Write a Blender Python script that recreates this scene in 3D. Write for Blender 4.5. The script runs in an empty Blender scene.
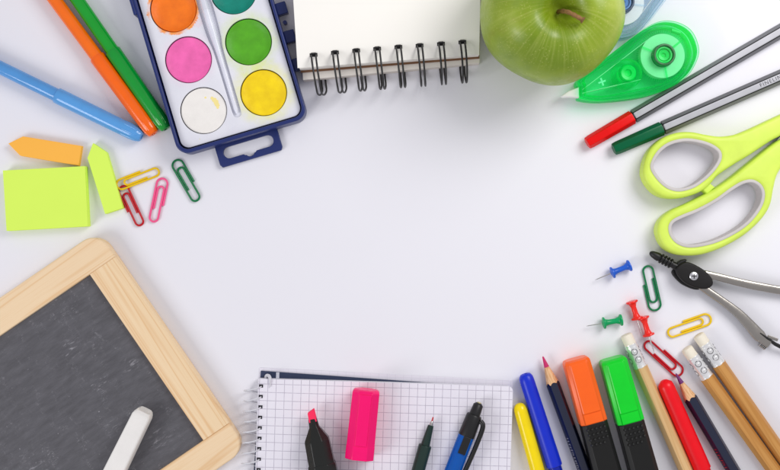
import bpy, bmesh, math, random
from mathutils import Vector, Matrix
random.seed(7)
PI = math.pi
S = 0.001                      # everything below is written in millimetres
CAM = 541.67                   # camera height above the table
scene = bpy.context.scene
COL = scene.collection

# ------------------------------------------------------------------ helpers
def P(u, v, z=0.0):
    """table point (mm) seen at photo position (u, v) for height z"""
    k = 0.5 * (CAM - z) / CAM
    return Vector(((u - 390) * k, (235 - v) * k, z))

def srgb(r, g, b):
    f = lambda c: (c / 255 / 12.92) if c <= 10 else ((c / 255 + .055) / 1.055) ** 2.4
    return (f(r), f(g), f(b), 1)

class Thing:
    """An empty at the thing's base, with local millimetre coordinates"""
    def __init__(self, name, label, cat, loc, ang=0.0, group=None):
        o = bpy.data.objects.new(name, None)
        o.empty_display_size = .01
        COL.objects.link(o)
        o.location = Vector(loc) * S
        o.rotation_euler = (0, 0, ang)
        o['label'] = label
        o['category'] = cat
        if group: o['group'] = group
        self.o, self.loc, self.ang = o, Vector(loc), ang
    def l(self, u, v, z):
        p = P(u, v, z) - self.loc
        c, s = math.cos(-self.ang), math.sin(-self.ang)
        return Vector((p.x * c - p.y * s, p.x * s + p.y * c, p.z))
    def l2(self, pts, z):
        return [tuple(self.l(u, v, z).xy) for u, v in pts]

def lay(name, label, cat, u0, v0, u1, v1, z, zb=0.0, group=None):
    """thing whose local x axis runs from photo point 0 to photo point 1 at height z"""
    a, b = P(u0, v0, z), P(u1, v1, z)
    return Thing(name, label, cat, (a.x, a.y, zb), math.atan2(b.y - a.y, b.x - a.x), group)

def finish(name, me, m, parent, smooth=40, bevel=0, label=None):
    ob = bpy.data.objects.new(name, me)
    COL.objects.link(ob)
    me.materials.append(m)
    if parent is not None:
        ob.parent = parent.o if isinstance(parent, Thing) else parent
    if smooth:
        for p in me.polygons: p.use_smooth = True
        me.set_sharp_from_angle(angle=math.radians(smooth))
    if bevel:
        b = ob.modifiers.new('bevel', 'BEVEL')
        b.width = bevel * S; b.segments = 3; b.limit_method = 'ANGLE'
        b.angle_limit = math.radians(28); b.harden_normals = True
    if label: ob['label'] = label
    return ob

def part(name, bm, m, parent, smooth=40, bevel=0, label=None, doubles=False):
    if doubles: bmesh.ops.remove_doubles(bm, verts=bm.verts, dist=1e-4)
    bmesh.ops.recalc_face_normals(bm, faces=bm.faces)
    bmesh.ops.scale(bm, vec=(S, S, S), verts=bm.verts)
    me = bpy.data.meshes.new(name)
    bm.to_mesh(me); bm.free()
    return finish(name, me, m, parent, smooth, bevel, label)

def rings(bm, rr, cap0=True, cap1=True, closed=False):
    vs = [[bm.verts.new(p) for p in r] for r in rr]
    n = len(vs[0])
    m = len(vs)
    for i in range(m if closed else m - 1):
        a, b = vs[i], vs[(i + 1) % m]
        for j in range(n):
            k = (j + 1) % n
            bm.faces.new((a[j], a[k], b[k], b[j]))
    if not closed:
        if cap0: bm.faces.new(vs[0][::-1])
        if cap1: bm.faces.new(vs[-1])
    return bm

def lathe_x(prof, zc, bm=None, seg=40, yc=0.0, sy=1.0, sz=1.0):
    bm = bm or bmesh.new()
    rr = []
    for x, r in prof:
        r = max(r, .004)
        rr.append([(x, yc + sy * r * math.cos(2 * PI * j / seg), zc + sz * r * math.sin(2 * PI * j / seg)) for j in range(seg)])
    return rings(bm, rr)

def lathe_z(prof, xc=0, yc=0, bm=None, seg=40):
    bm = bm or bmesh.new()
    rr = []
    for r, z in prof:
        r = max(r, .004)
        rr.append([(xc + r * math.cos(2 * PI * j / seg), yc + r * math.sin(2 * PI * j / seg), z) for j in range(seg)])
    return rings(bm, rr)

def tube(path, rad, bm=None, seg=12, closed=False):
    bm = bm or bmesh.new()
    path = [Vector(p) for p in path]
    n = len(path)
    rad = rad if isinstance(rad, (list, tuple)) else [rad] * n
    tang = []
    for i in range(n):
        if closed: t = path[(i + 1) % n] - path[i - 1]
        else: t = path[min(i + 1, n - 1)] - path[max(i - 1, 0)]
        tang.append(t.normalized())
    up = Vector((0, 0, 1))
    if abs(tang[0].dot(up)) > .95: up = Vector((0, 1, 0))
    nrm = (up - tang[0] * up.dot(tang[0])).normalized()
    rr = []
    for i in range(n):
        if i:
            ax = tang[i - 1].cross(tang[i])
            if ax.length > 1e-8:
                nrm = Matrix.Rotation(tang[i - 1].angle(tang[i]), 3, ax.normalized()) @ nrm
            nrm = (nrm - tang[i] * nrm.dot(tang[i])).normalized()
        bi = tang[i].cross(nrm)
        rr.append([path[i] + nrm * (rad[i] * math.cos(2 * PI * j / seg)) + bi * (rad[i] * math.sin(2 * PI * j / seg)) for j in range(seg)])
    return rings(bm, rr, closed=closed)

def box(x0, x1, y0, y1, z0, z1, bm=None):
    bm = bm or bmesh.new()
    return rings(bm, [[(x0, y0, z), (x1, y0, z), (x1, y1, z), (x0, y1, z)] for z in (z0, z1)])

def poly(pts, z0, z1, bm=None):
    bm = bm or bmesh.new()
    return rings(bm, [[(x, y, z) for x, y in pts] for z in (z0, z1)])

def spline(pts, n=6, closed=True):
    """Catmull-Rom through points of any dimension"""
    pts = [Vector(p) for p in pts]
    out = []
    m = len(pts)
    for i in range(m if closed else m - 1):
        if closed: a, b, c, d = pts[i - 1], pts[i], pts[(i + 1) % m], pts[(i + 2) % m]
        else: a, b, c, d = pts[max(i - 1, 0)], pts[i], pts[i + 1], pts[min(i + 2, m - 1)]
        for k in range(n):
            t = k / n
            out.append(.5 * ((2 * b) + (c - a) * t + (2 * a - 5 * b + 4 * c - d) * t * t + (3 * b - a - 3 * c + d) * t ** 3))
    if not closed: out.append(pts[-1])
    return out

def rrect(x0, x1, y0, y1, r, n=8):
    out = []
    for cx, cy, a in ((x1 - r, y1 - r, 0), (x0 + r, y1 - r, 90), (x0 + r, y0 + r, 180), (x1 - r, y0 + r, 270)):
        for k in range(n + 1):
            t = math.radians(a + 90 * k / n)
            out.append((cx + r * math.cos(t), cy + r * math.sin(t)))
    return out

def circ(x, y, r, n=64):
    return [(x + r * math.cos(2 * PI * k / n), y + r * math.sin(2 * PI * k / n)) for k in range(n)]

def prism(loops, z0, z1, bev=0.0, res=3):
    """filled outline with holes, rounded edges -> bmesh in mm"""
    cu = bpy.data.curves.new('outline', 'CURVE')
    cu.dimensions = '2D'; cu.fill_mode = 'BOTH'
    for lp in loops:
        sp = cu.splines.new('POLY')
        sp.points.add(len(lp) - 1)
        for q, p in zip(sp.points, lp): q.co = (p[0], p[1], 0, 1)
        sp.use_cyclic_u = True
    cu.extrude = (z1 - z0) / 2 - bev
    cu.bevel_depth = bev; cu.bevel_resolution = res; cu.offset = -bev
    ob = bpy.data.objects.new('outline', cu)
    COL.objects.link(ob)
    dg = bpy.context.evaluated_depsgraph_get()
    me = bpy.data.meshes.new_from_object(ob.evaluated_get(dg))
    bpy.data.objects.remove(ob); bpy.data.curves.remove(cu)
    bm = bmesh.new(); bm.from_mesh(me); bpy.data.meshes.remove(me)
    bmesh.ops.translate(bm, vec=(0, 0, (z0 + z1) / 2), verts=bm.verts)
    bmesh.ops.remove_doubles(bm, verts=bm.verts, dist=1e-4)
    return bm

def hexring(x, a, n=48, zc=None, rot=0.0):
    """ring of n points on a hexagon of apothem a lying on a flat"""
    zc = a if zc is None else zc
    out = []
    for j in range(n):
        t = 2 * PI * j / n
        q = (t + PI / 2 + rot) % (PI / 3)
        r = a / math.cos(min(q, PI / 3 - q)) if False else a / math.cos(((t + PI / 2 + PI / 6 + rot) % (PI / 3)) - PI / 6)
        r = min(r, a * 1.115)
        xx = x(t, r) if callable(x) else x
        out.append((xx, r * math.cos(t), zc + r * math.sin(t)))
    return out

# ------------------------------------------------------------------ materials
def nodes_of(name):
    m = bpy.data.materials.new(name)
    m.use_nodes = True
    nt = m.node_tree
    return m, nt, nt.nodes['Principled BSDF']

def N(nt, typ, **kw):
    n = nt.nodes.new(typ)
    for k, v in kw.items(): setattr(n, k, v)
    return n

def coords(nt, stretch=(1, 1, 1), rot=(0, 0, 0)):
    tc = N(nt, 'ShaderNodeTexCoord')
    mp = N(nt, 'ShaderNodeMapping')
    mp.inputs['Scale'].default_value = stretch
    mp.inputs['Rotation'].default_value = rot
    nt.links.new(tc.outputs['Object'], mp.inputs['Vector'])
    return mp.outputs['Vector']

def noise(nt, vec, per_mm, detail=4, rough=.55, dist=0.0):
    n = N(nt, 'ShaderNodeTexNoise')
    n.inputs['Scale'].default_value = per_mm * 1000
    n.inputs['Detail'].default_value = detail
    n.inputs['Roughness'].default_value = rough
    n.inputs['Distortion'].default_value = dist
    nt.links.new(vec, n.inputs['Vector'])
    return n.outputs['Fac']

def ramp(nt, fac, stops):
    r = N(nt, 'ShaderNodeValToRGB')
    el = r.color_ramp.elements
    while len(el) < len(stops): el.new(.5)
    for e, (p, c) in zip(el, stops):
        e.position = p; e.color = c
    nt.links.new(fac, r.inputs['Fac'])
    return r.outputs['Color']

def mixc(nt, fac, a, b, mode='MIX'):
    n = N(nt, 'ShaderNodeMix', data_type='RGBA', blend_type=mode)
    for sock, val in ((n.inputs[0], fac), (n.inputs[6], a), (n.inputs[7], b)):
        if hasattr(val, 'is_output'): nt.links.new(val, sock)
        else: sock.default_value = val
    return n.outputs[2]

def maprange(nt, val, a, b, c, d):
    n = N(nt, 'ShaderNodeMapRange', interpolation_type='SMOOTHSTEP')
    for i, q in zip((1, 2, 3, 4), (a, b, c, d)): n.inputs[i].default_value = q
    nt.links.new(val, n.inputs[0])
    return n.outputs[0]

def math_(nt, op, a, b=None):
    n = N(nt, 'ShaderNodeMath', operation=op)
    for i, q in enumerate((a, b)):
        if q is None: continue
        if hasattr(q, 'is_output'): nt.links.new(q, n.inputs[i])
        else: n.inputs[i].default_value = q
    return n.outputs[0]

def bump(nt, bs, height, strength, dist_mm):
    b = N(nt, 'ShaderNodeBump')
    b.inputs['Strength'].default_value = strength
    b.inputs['Distance'].default_value = dist_mm * S
    nt.links.new(height, b.inputs['Height'])
    nt.links.new(b.outputs['Normal'], bs.inputs['Normal'])

def shade(c, k): return (min(c[0] * k, 1), min(c[1] * k, 1), min(c[2] * k, 1), 1)

def mat(name, col, rough=.4, var=.05, vs=.12, bmp=.0, bs=2.0, bd=.05, spec=.5, coat=0, metal=0, sss=0,
        rvar=.03, col2=None, stretch=(1, 1, 1)):
    m, nt, b = nodes_of(name)
    v = coords(nt, stretch)
    f = noise(nt, v, vs, 5)
    c = ramp(nt, f, [(.3, shade(col, 1 - var)), (.7, col2 or shade(col, 1 + var))])
    nt.links.new(c, b.inputs['Base Color'])
    rf = noise(nt, v, vs * 6, 3)
    nt.links.new(maprange(nt, rf, .3, .7, max(rough - rvar, .02), rough + rvar), b.inputs['Roughness'])
    b.inputs['Specular IOR Level'].default_value = spec
    b.inputs['Coat Weight'].default_value = coat
    b.inputs['Coat Roughness'].default_value = .08
    b.inputs['Metallic'].default_value = metal
    if sss:
        b.inputs['Subsurface Weight'].default_value = sss
        b.inputs['Subsurface Radius'].default_value = (.0015, .0015, .0015)
        b.inputs['Subsurface Scale'].default_value = 1
    if bmp: bump(nt, b, noise(nt, v, bs, 3), bmp, bd)
    return m

def clear(name, tint, mix=.35, rough=.15, base=None):
    """coloured see-through plastic"""
    m, nt, b = nodes_of(name)
    v = coords(nt)
    b.inputs['Roughness'].default_value = rough
    c = ramp(nt, noise(nt, v, .15, 3), [(.3, shade(base or tint, .97)), (.7, base or tint)])
    nt.links.new(c, b.inputs['Base Color'])
    tr = N(nt, 'ShaderNodeBsdfTransparent'); tr.inputs[0].default_value = tint
    mx = N(nt, 'ShaderNodeMixShader')
    fr = N(nt, 'ShaderNodeFresnel'); fr.inputs[0].default_value = 1.15
    k = math_(nt, 'ADD', fr.outputs[0], mix)
    nt.links.new(k, mx.inputs[0])
    nt.links.new(tr.outputs[0], mx.inputs[1]); nt.links.new(b.outputs[0], mx.inputs[2])
    nt.links.new(mx.outputs[0], nt.nodes['Material Output'].inputs['Surface'])
    return m

def wood(name, light, dark, along='X', per=.22, stretch=.035, rough=.55, fine=.25):
    m, nt, b = nodes_of(name)
    st = (stretch, 1, .6) if along == 'X' else (1, stretch, .6)
    v = coords(nt, st)
    big = noise(nt, v, per, 2, .5, .6)
    w = math_(nt, 'FRACT', math_(nt, 'MULTIPLY', big, 6.0))
    streak = ramp(nt, w, [(0, dark), (.28, light), (.75, light), (1, dark)])
    st2 = (stretch * .5, 1, 1) if along == 'X' else (1, stretch * .5, 1)
    v2 = coords(nt, st2)
    f2 = noise(nt, v2, 2.2, 4, .6)
    c = mixc(nt, maprange(nt, f2, .45, .75, 0, fine), streak, dark)
    nt.links.new(c, b.inputs['Base Color'])
    b.inputs['Roughness'].default_value = rough
    b.inputs['Specular IOR Level'].default_value = .3
    bump(nt, b, f2, .25, .06)
    return m

def gridpaper(name, pitch=4.12, ox=0.0, oy=0.0, strength=.8):
    m, nt, b = nodes_of(name)
    v = coords(nt)
    sep = N(nt, 'ShaderNodeSeparateXYZ'); nt.links.new(v, sep.inputs[0])
    masks = []
    for k, off in ((0, ox), (1, oy)):
        t = math_(nt, 'MULTIPLY', math_(nt, 'ADD', sep.outputs[k], off * S), 1 / (pitch * S))
        d = math_(nt, 'ABSOLUTE', math_(nt, 'SUBTRACT', math_(nt, 'FRACT', t), .5))
        masks.append(maprange(nt, d, .022, .05, 1, 0))
    mk = math_(nt, 'MAXIMUM', masks[0], masks[1])
    nz = noise(nt, v, .6, 3)
    mk = math_(nt, 'MULTIPLY', mk, maprange(nt, nz, .3, .7, strength * .7, strength))
    paper = ramp(nt, noise(nt, v, .05, 4), [(.3, srgb(231, 227, 237)), (.7, srgb(235, 232, 240))])
    nt.links.new(mixc(nt, mk, paper, srgb(165, 158, 175)), b.inputs['Base Color'])
    b.inputs['Roughness'].default_value = .75
    b.inputs['Specular IOR Level'].default_value = .2
    bump(nt, b, noise(nt, v, .02, 2), .6, .6)
    return m

def slate_mat(marks=()):
    m, nt, b = nodes_of('slate')
    v = coords(nt, (.25, 1, 1))
    f = noise(nt, v, .4, 8, .7)
    base = ramp(nt, f, [(.3, srgb(80, 79, 83)), (.7, srgb(99, 98, 103))])
    v2 = coords(nt, (1, .35, 1), (0, 0, .5))
    sm = noise(nt, v2, .22, 5, .6, .8)
    v3 = coords(nt, (.4, 1, 1), (0, 0, -.3))
    sc = noise(nt, v3, 1.1, 4, .7, 1.5)
    k = math_(nt, 'MULTIPLY', maprange(nt, sm, .5, .72, 0, 1), maprange(nt, sc, .5, .7, 0, .45))
    c = mixc(nt, k, base, srgb(178, 176, 182))
    for (x, y, r, rot) in marks:            # chalk smears left on the slate
        d = N(nt, 'ShaderNodeVectorMath', operation='DISTANCE')
        nt.links.new(coords(nt), d.inputs[0]); d.inputs[1].default_value = (x * S, y * S, .0056)
        near = maprange(nt, d.outputs['Value'], 0, r * S, 1, 0)
        fs = noise(nt, coords(nt, (.28, 1, 1), (0, 0, rot)), .55, 5, .7, .8)
        c = mixc(nt, math_(nt, 'MULTIPLY', near, maprange(nt, fs, .52, .68, 0, .55)), c, srgb(176, 174, 180))
    sp = noise(nt, coords(nt), .7, 2, .5)
    c = mixc(nt, maprange(nt, sp, .74, .79, 0, .5), c, srgb(190, 188, 194))
    nt.links.new(c, b.inputs['Base Color'])
    b.inputs['Roughness'].default_value = .75
    b.inputs['Specular IOR Level'].default_value = .3
    bump(nt, b, noise(nt, v, 1.5, 4), .3, .08)
    return m

def apple_mat():
    m, nt, b = nodes_of('apple_skin')
    v = coords(nt)
    big = noise(nt, v, .022, 4, .55)
    base = ramp(nt, big, [(.34, srgb(112, 138, 14)), (.5, srgb(140, 162, 34)), (.68, srgb(182, 196, 86))])
    # pale streaks running down from the stem: noise over angle and height
    sep = N(nt, 'ShaderNodeSeparateXYZ'); nt.links.new(v, sep.inputs[0])
    ang = math_(nt, 'ARCTAN2', sep.outputs[1], sep.outputs[0])
    comb = N(nt, 'ShaderNodeCombineXYZ')
    nt.links.new(math_(nt, 'MULTIPLY', ang, 14.0), comb.inputs[0])
    nt.links.new(math_(nt, 'MULTIPLY', sep.outputs[2], 45.0), comb.inputs[1])
    st = N(nt, 'ShaderNodeTexNoise'); st.inputs['Scale'].default_value = 1.6
    st.inputs['Detail'].default_value = 5
    nt.links.new(comb.outputs[0], st.inputs['Vector'])
    hi = maprange(nt, sep.outputs[2], .046, .062, .01, .38)
    k = math_(nt, 'MULTIPLY', maprange(nt, st.outputs['Fac'], .42, .75, 0, .55), hi)
    c = mixc(nt, k, base, srgb(205, 208, 118))
    # lenticels
    vo = N(nt, 'ShaderNodeTexVoronoi'); vo.inputs['Scale'].default_value = 820
    nt.links.new(v, vo.inputs['Vector'])
    sp = math_(nt, 'MULTIPLY', maprange(nt, vo.outputs['Distance'], .10, .36, .26, 0), maprange(nt, noise(nt, v, .25, 2), .4, .6, .1, 1))
    c = mixc(nt, sp, c, srgb(214, 214, 130))
    dk = noise(nt, v, .05, 3)
    c = mixc(nt, maprange(nt, dk, .6, .8, 0, .5), c, srgb(128, 116, 36))
    nt.links.new(c, b.inputs['Base Color'])
    nt.links.new(maprange(nt, noise(nt, v, .3, 3), .3, .7, .3, .45), b.inputs['Roughness'])
    b.inputs['Subsurface Weight'].default_value = .06
    b.inputs['Subsurface Radius'].default_value = (.003, .003, .001)
    b.inputs['Subsurface Scale'].default_value = 1
    bump(nt, b, noise(nt, v, .5, 4), .12, .25)
    return m

def stained_insert(stains):
    """white palette insert with paint smears around some pans (local mm)"""
    m, nt, b = nodes_of('palette_white_plastic')
    v = coords(nt)
    c = ramp(nt, noise(nt, v, .08, 4), [(.3, srgb(224, 224, 233)), (.7, srgb(232, 232, 239))])
    n1 = noise(nt, v, .22, 5, .65)
    n2 = noise(nt, v, .9, 5, .7)
    for (x, y, r0, r1, col, amt, hard) in stains:
        d = N(nt, 'ShaderNodeVectorMath', operation='DISTANCE')
        nt.links.new(v, d.inputs[0]); d.inputs[1].default_value = (x * S, y * S, .009)
        near = maprange(nt, d.outputs['Value'], r0 * S, r1 * S, 1, 0)
        if hard:
            k = maprange(nt, math_(nt, 'ADD', math_(nt, 'MULTIPLY', near, .55), n2), .78, .86, 0, amt)
            k = math_(nt, 'MULTIPLY', math_(nt, 'MULTIPLY', k, maprange(nt, near, 0, .15, 0, 1)), maprange(nt, noise(nt, v, .09, 2), .42, .56, 0, 1))
        else:
            k = math_(nt, 'MULTIPLY', math_(nt, 'MULTIPLY', near, amt), maprange(nt, n1, .3, .7, .3, 1))
        c = mixc(nt, k, c, col)
    c = mixc(nt, maprange(nt, noise(nt, v, .55, 3, .6), .72, .76, 0, .5), c, srgb(228, 150, 120))
    c = mixc(nt, maprange(nt, noise(nt, coords(nt, (1, 1, 1), (.4, 0, .7)), .42, 3, .6), .71, .75, 0, .45), c, srgb(222, 214, 110))
    nt.links.new(c, b.inputs['Base Color'])
    b.inputs['Roughness'].default_value = .38
    return m

M = {}
def plastic(key, rgb, **kw):
    if key not in M:
        kw.setdefault('rough', .2); kw.setdefault('spec', .36); kw.setdefault('rvar', .012)
        M[key] = mat(key, srgb(*rgb), **kw)
    return M[key]

black = plastic('black_plastic', (30, 30, 31), rough=.38, bmp=.15, bs=4, bd=.03)
chrome = mat('polished_metal', srgb(205, 203, 200), rough=.22, metal=1, var=.04, rvar=.06)
steel = mat('satin_steel', srgb(172, 167, 160), rough=.24, metal=1, var=.04, vs=.05)
tin = mat('ferrule_tin', srgb(240, 240, 240), rough=.24, metal=.5, var=.03)
tin_shade = mat('tin_emboss_shade', srgb(128, 126, 128), rough=.28, metal=.8)  # shadow of the ferrule embossing, put into a darker metal colour
blackwire = mat('black_coated_wire', srgb(34, 33, 34), rough=.4)
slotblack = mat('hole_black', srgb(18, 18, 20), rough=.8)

# ------------------------------------------------------------------ table, camera, light
bm = bmesh.new()
rings(bm, [[(-1100, -900, z), (1100, -900, z), (1100, 900, z), (-1100, 900, z)] for z in (-30, 0)])
tm = mat('white_tabletop', srgb(233, 232, 238), rough=.5, var=.008, vs=.006, bmp=.06, bs=1.2, bd=.03, spec=.3)
t = part('tabletop', bm, tm, None, smooth=0)
t['kind'] = 'structure'

cam = bpy.data.cameras.new('camera')
cam.lens = 50; cam.sensor_width = 36
cam.clip_start = .02; cam.clip_end = 20
co = bpy.data.objects.new('camera', cam)
COL.objects.link(co)
co.location = (0, 0, CAM * S)
scene.camera = co

def softbox(name, loc, power, size, col, target=(0, 0, 0)):
    l = bpy.data.lights.new(name, 'AREA')
    l.energy = power; l.shape = 'RECTANGLE'; l.size = size[0]; l.size_y = size[1]; l.color = col
    o = bpy.data.objects.new(name, l)
    COL.objects.link(o)
    o.location = loc
    o.rotation_euler = (Vector(target) - Vector(loc)).to_track_quat('-Z', 'Y').to_euler()
softbox('studio_lamp_right', (.35, .29, .40), 2.02, (.29, .29), (1, .985, .97), (.16, .12, 0))
softbox('studio_lamp_left', (-.66, -.38, .54), 2.95, (.36, .36), (.985, .985, 1), (-.12, -.04, 0))
w = bpy.data.worlds.new('World'); scene.world = w
w.use_nodes = True
bg = w.node_tree.nodes['Background']
bg.inputs[0].default_value = (.945, .938, 1, 1)
bg.inputs[1].default_value = .53
scene.view_settings.view_transform = 'Standard'
scene.view_settings.look = 'None'
scene.view_settings.exposure = 0
scene.cycles.max_bounces = 10
scene.cycles.transparent_max_bounces = 24
scene.cycles.caustics_reflective = False
scene.cycles.caustics_refractive = False

# ------------------------------------------------------------------ felt-tip pens, top left
def felt_pen(label, u0, v0, u1, v1, cap_mm, col_cap, col_body, rc=4.0, rb=3.3, total=150, group='felt-tip pens at the top left'):
    t = lay('felt_tip_pen', label, 'felt-tip pen', u0, v0, u1, v1, rc, group=group)
    L = cap_mm
    prof = [(1.2, 0), (1.2, 1.1), (.15, 1.3), (0, 1.9), (.25, 2.5), (.9, 2.95), (1.6, 3.05), (1.9, 3.3), (3.5, rc - .35),
            (6, rc - .2), (L - 3, rc), (L - .3, rc), (L, rc - .2), (L, rb - .3)]
    cap = lathe_x(prof, rc, seg=48)
    part('cap', cap, col_cap, t)
    # two slim ribs along the cap's end plug
    bm = bmesh.new()
    for a in (35, 80, 125, 170):
        c, s = math.cos(math.radians(a)), math.sin(math.radians(a))
        tube([(2.2, 3.25 * c, rc + 3.25 * s), (5, 3.62 * c, rc + 3.62 * s), (8, 3.72 * c, rc + 3.72 * s), (10, 3.6 * c, rc + 3.6 * s)], .28, bm, 8)
    part('cap_rib', bm, col_cap, t)
    part('barrel', lathe_x([(L - .6, rb), (total - 9, rb), (total - 8.6, rb - .25), (total - 1.5, rb - .3), (total, rb - 1.2), (total, 0)], rc, seg=48), col_body, t)
    return t
felt_pen('light blue felt-tip pen with its cap on, entering from the left edge', 142, 137, 0, 67.5, 47,
         plastic('pen_sky_blue', (88, 158, 222), rough=.14, spec=.5), plastic('pen_sky_blue_barrel', (82, 150, 214), rough=.14, spec=.5))
felt_pen('orange felt-tip pen with its cap on, lying against the green one', 154, 134, 55, 0, 47.5,
         plastic('pen_orange', (255, 104, 0), rough=.14, spec=.5), plastic('pen_orange_barrel', (255, 112, 6), rough=.14, spec=.5))
felt_pen('green felt-tip pen with its cap on, between orange pen and paint box', 166.5, 129, 77.5, 0, 47,
         plastic('pen_green', (0, 150, 46), rough=.14, spec=.5), plastic('pen_green_barrel', (8, 158, 40), rough=.14, spec=.5))

# ------------------------------------------------------------------ watercolour box
zt = 9.0
a = P(233.5, 101.5, zt)
t = Thing('watercolour_box', 'navy watercolour paint box with round colour tablets in a white tray', 'paint box', (a.x, a.y, 0), math.radians(16.6))
navy = plastic('navy_plastic', (34, 48, 106), rough=.36, bmp=.12, bs=3, bd=.04)
HW, Y0, Y1 = 33.0, -18.3, 97.0
bm = prism([rrect(-HW, HW, Y0, Y1, 6), rrect(-HW + 1.6, HW - 1.6, Y0 + 1.9, Y1 - 1.6, 4.9)], 0.02, 11.6, .6)
prism_floor = poly(rrect(-HW + 1.7, HW - 1.7, Y0 + 2, Y1 - 1.7, 4.6), .3, 2.0, bm)
box_ = part('case', bm, navy, t)
# hanging tab with euro slot
slot = []
for k in range(13): tt = math.radians(90 + 180 * k / 12); slot.append((-10 + 2.9 * math.cos(tt), -22.6 + 2.9 * math.sin(tt)))
slot += [(-3.4, -25.5), (-2.6, -26.2)]
for k in range(7): tt = math.radians(200 + 140 * k / 6); slot.append((2.2 * math.cos(tt), -25.6 + 1.9 * math.sin(tt)))
slot += [(2.6, -26.2), (3.4, -25.5)]
for k in range(13): tt = math.radians(-90 + 180 * k / 12); slot.append((10 + 2.9 * math.cos(tt), -22.6 + 2.9 * math.sin(tt)))
bm = prism([[(-16.2, -17.2), (-16.2, -27.4), (-15.2, -28.9), (15.2, -28.9), (16.2, -27.4), (16.2, -17.2)], slot], .05, 2.4, .35)
part('hanging_tab', bm, navy, t)
for yy in (9.3, 23.6, 38.0, 62.0, 76.0):
    part('hinge_lug', box(HW - .1, HW + 5.2, yy - 3.0, yy + 3.0, 1.0, 6.0), navy, t, bevel=.5)
bm = bmesh.new(); lathe_z([(1.0, 2), (1.0, 5), (0, 5)], HW + 2.2, 31, bm, 16)
part('hinge_pin', bm, navy, t)
part('latch', box(-HW - 1.5, -HW + .1, 54, 78, 3.5, 11.6), navy, t, bevel=.5)
pans = [(-15.4, 0, (240, 236, 230)), (15.4, 0, (250, 212, 0)), (-15.4, 26.1, (244, 106, 178)), (15.4, 26.1, (84, 168, 26)),
        (-15.4, 52.2, (250, 122, 20)), (15.4, 52.2, (0, 134, 116)), (-15.4, 78.3, (190, 30, 40)), (15.4, 78.3, (40, 80, 170))]
groove = [tuple(p) for p in spline([(-2.4, 80), (2.4, 80), (3.5, 70), (3.6, 45), (3.2, 33), (2.4, 27), (2.2, 10), (2.1, -5), (1.2, -7.6), (-1.2, -7.6), (-2.1, -5), (-2.2, 10), (-2.4, 27), (-3.2, 33), (-3.6, 45), (-3.5, 70)], 5)]
stains = [(-15.4, 52.2, 11.2, 15.2, srgb(252, 150, 40), .95, True), (15.4, 26.1, 11.5, 17.5, srgb(205, 228, 120), .5, False),
          (15.4, 0, 11, 18.5, srgb(236, 236, 130), .7, False), (-15.4, 26.1, 10, 16, srgb(248, 196, 222), .28, False),
          (15.4, 13, 2, 12, srgb(216, 232, 130), .4, False), (-6, 43, 1, 6, srgb(236, 150, 170), .14, True)]
ins = stained_insert(stains)
bm = prism([rrect(-HW + 2.3, HW - 2.3, Y0 + 2.7, Y1 - 2.3, 4.3)] + [circ(x, y, 11.55) for x, y, c in pans] + [groove], 7.6, 9.0, .35)
tray = part('tray', bm, ins, t)
bed = poly(groove, 7.3, 7.9)
part('brush_groove', bed, mat('groove_white', srgb(226, 227, 236), rough=.35), tray, smooth=0)
for i, (x, y, rgb) in enumerate(pans):
    pm = mat('paint_tablet_%d' % i, srgb(*rgb), rough=.5, var=.13 if i else .03, vs=.16, bmp=.5, bs=.35, bd=.35, spec=.4,
             col2=shade(srgb(*rgb), 1.12) if i else srgb(244, 240, 234))
    deep = [0.35, 1.0, 1.2, 1.8, 2.2, 2.2, .8, .8][i]
    bm = bmesh.new()
    prof = [(11.2, 5.5), (11.2, 7.85), (11.0, 8.05), (10.6, 8.1 - deep * .1)]
    for q in (10, 9.3, 8.4, 7, 5, 3, 1.2, 0): prof.append((q, 8.2 - deep * (1 - (q / 10.8) ** 6)))
    lathe_z(prof, x, y, bm, 64)
    tb = part('paint_tablet', bm, pm, t, label=['white paint tablet flecked with yellow', 'yellow paint tablet', 'pink paint tablet', 'bright green paint tablet',
              'orange paint tablet with paint smeared round its rim', 'teal paint tablet', None, None][i])
    if i == 0:
        bm = bmesh.new()
        for (fx, fy, fr) in ((5.6, 4.8, .8), (6.5, 3.6, 1.2), (7.0, 2.2, 1.3), (7.2, .8, 1.1), (7.0, -.4, .7), (2.6, 6.0, .5)):
            pts = [(x + fx + fr * (1 + .16 * random.uniform(-1, 1)) * math.cos(2 * PI * k / 14), y + fy + fr * (1 + .16 * random.uniform(-1, 1)) * math.sin(2 * PI * k / 14)) for k in range(14)]
            poly(pts, 7.7, 7.9 + .01 * fx, bm)
        part('yellow_fleck', bm, mat('yellow_fleck', srgb(249, 231, 150), rough=.6), tb, smooth=0)
# brush lying in the groove
tb = Thing('paintbrush', 'slim white plastic paintbrush lying in the groove of the paint box', 'paintbrush', (a.x, a.y, 7.9), math.radians(16.6))
white_pl = mat('frosted_white_plastic', srgb(226, 227, 238), rough=.25, sss=.3)
bm = bmesh.new()
path = [(0, -6.2, 1.0), (0, -4, 1.15), (0, 10, 1.2), (0, 24, 1.3), (0, 30, 1.7), (0, 36, 1.95), (0, 47, 1.95)]
tube(path, [.55, 1.0, 1.15, 1.25, 1.6, 1.9, 1.9], bm, 16)
part('handle', bm, white_pl, tb)
bm = bmesh.new(); tube([(0, 46.8, 1.95), (0, 55, 1.95)], [1.95, 1.6], bm, 16)
part('ferrule', bm, mat('brush_ferrule_white', srgb(216, 217, 228), rough=.3), tb)
bm = bmesh.new(); tube([(0, 55, 1.95), (0, 60, 1.9), (0, 66, 1.6), (0, 70, 1.2)], [1.5, 1.7, 1.1, .15], bm, 16)
part('bristles', bm, mat('brush_hair', srgb(150, 130, 110), rough=.7, stretch=(6, .2, 6), vs=1, var=.25), tb)

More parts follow.
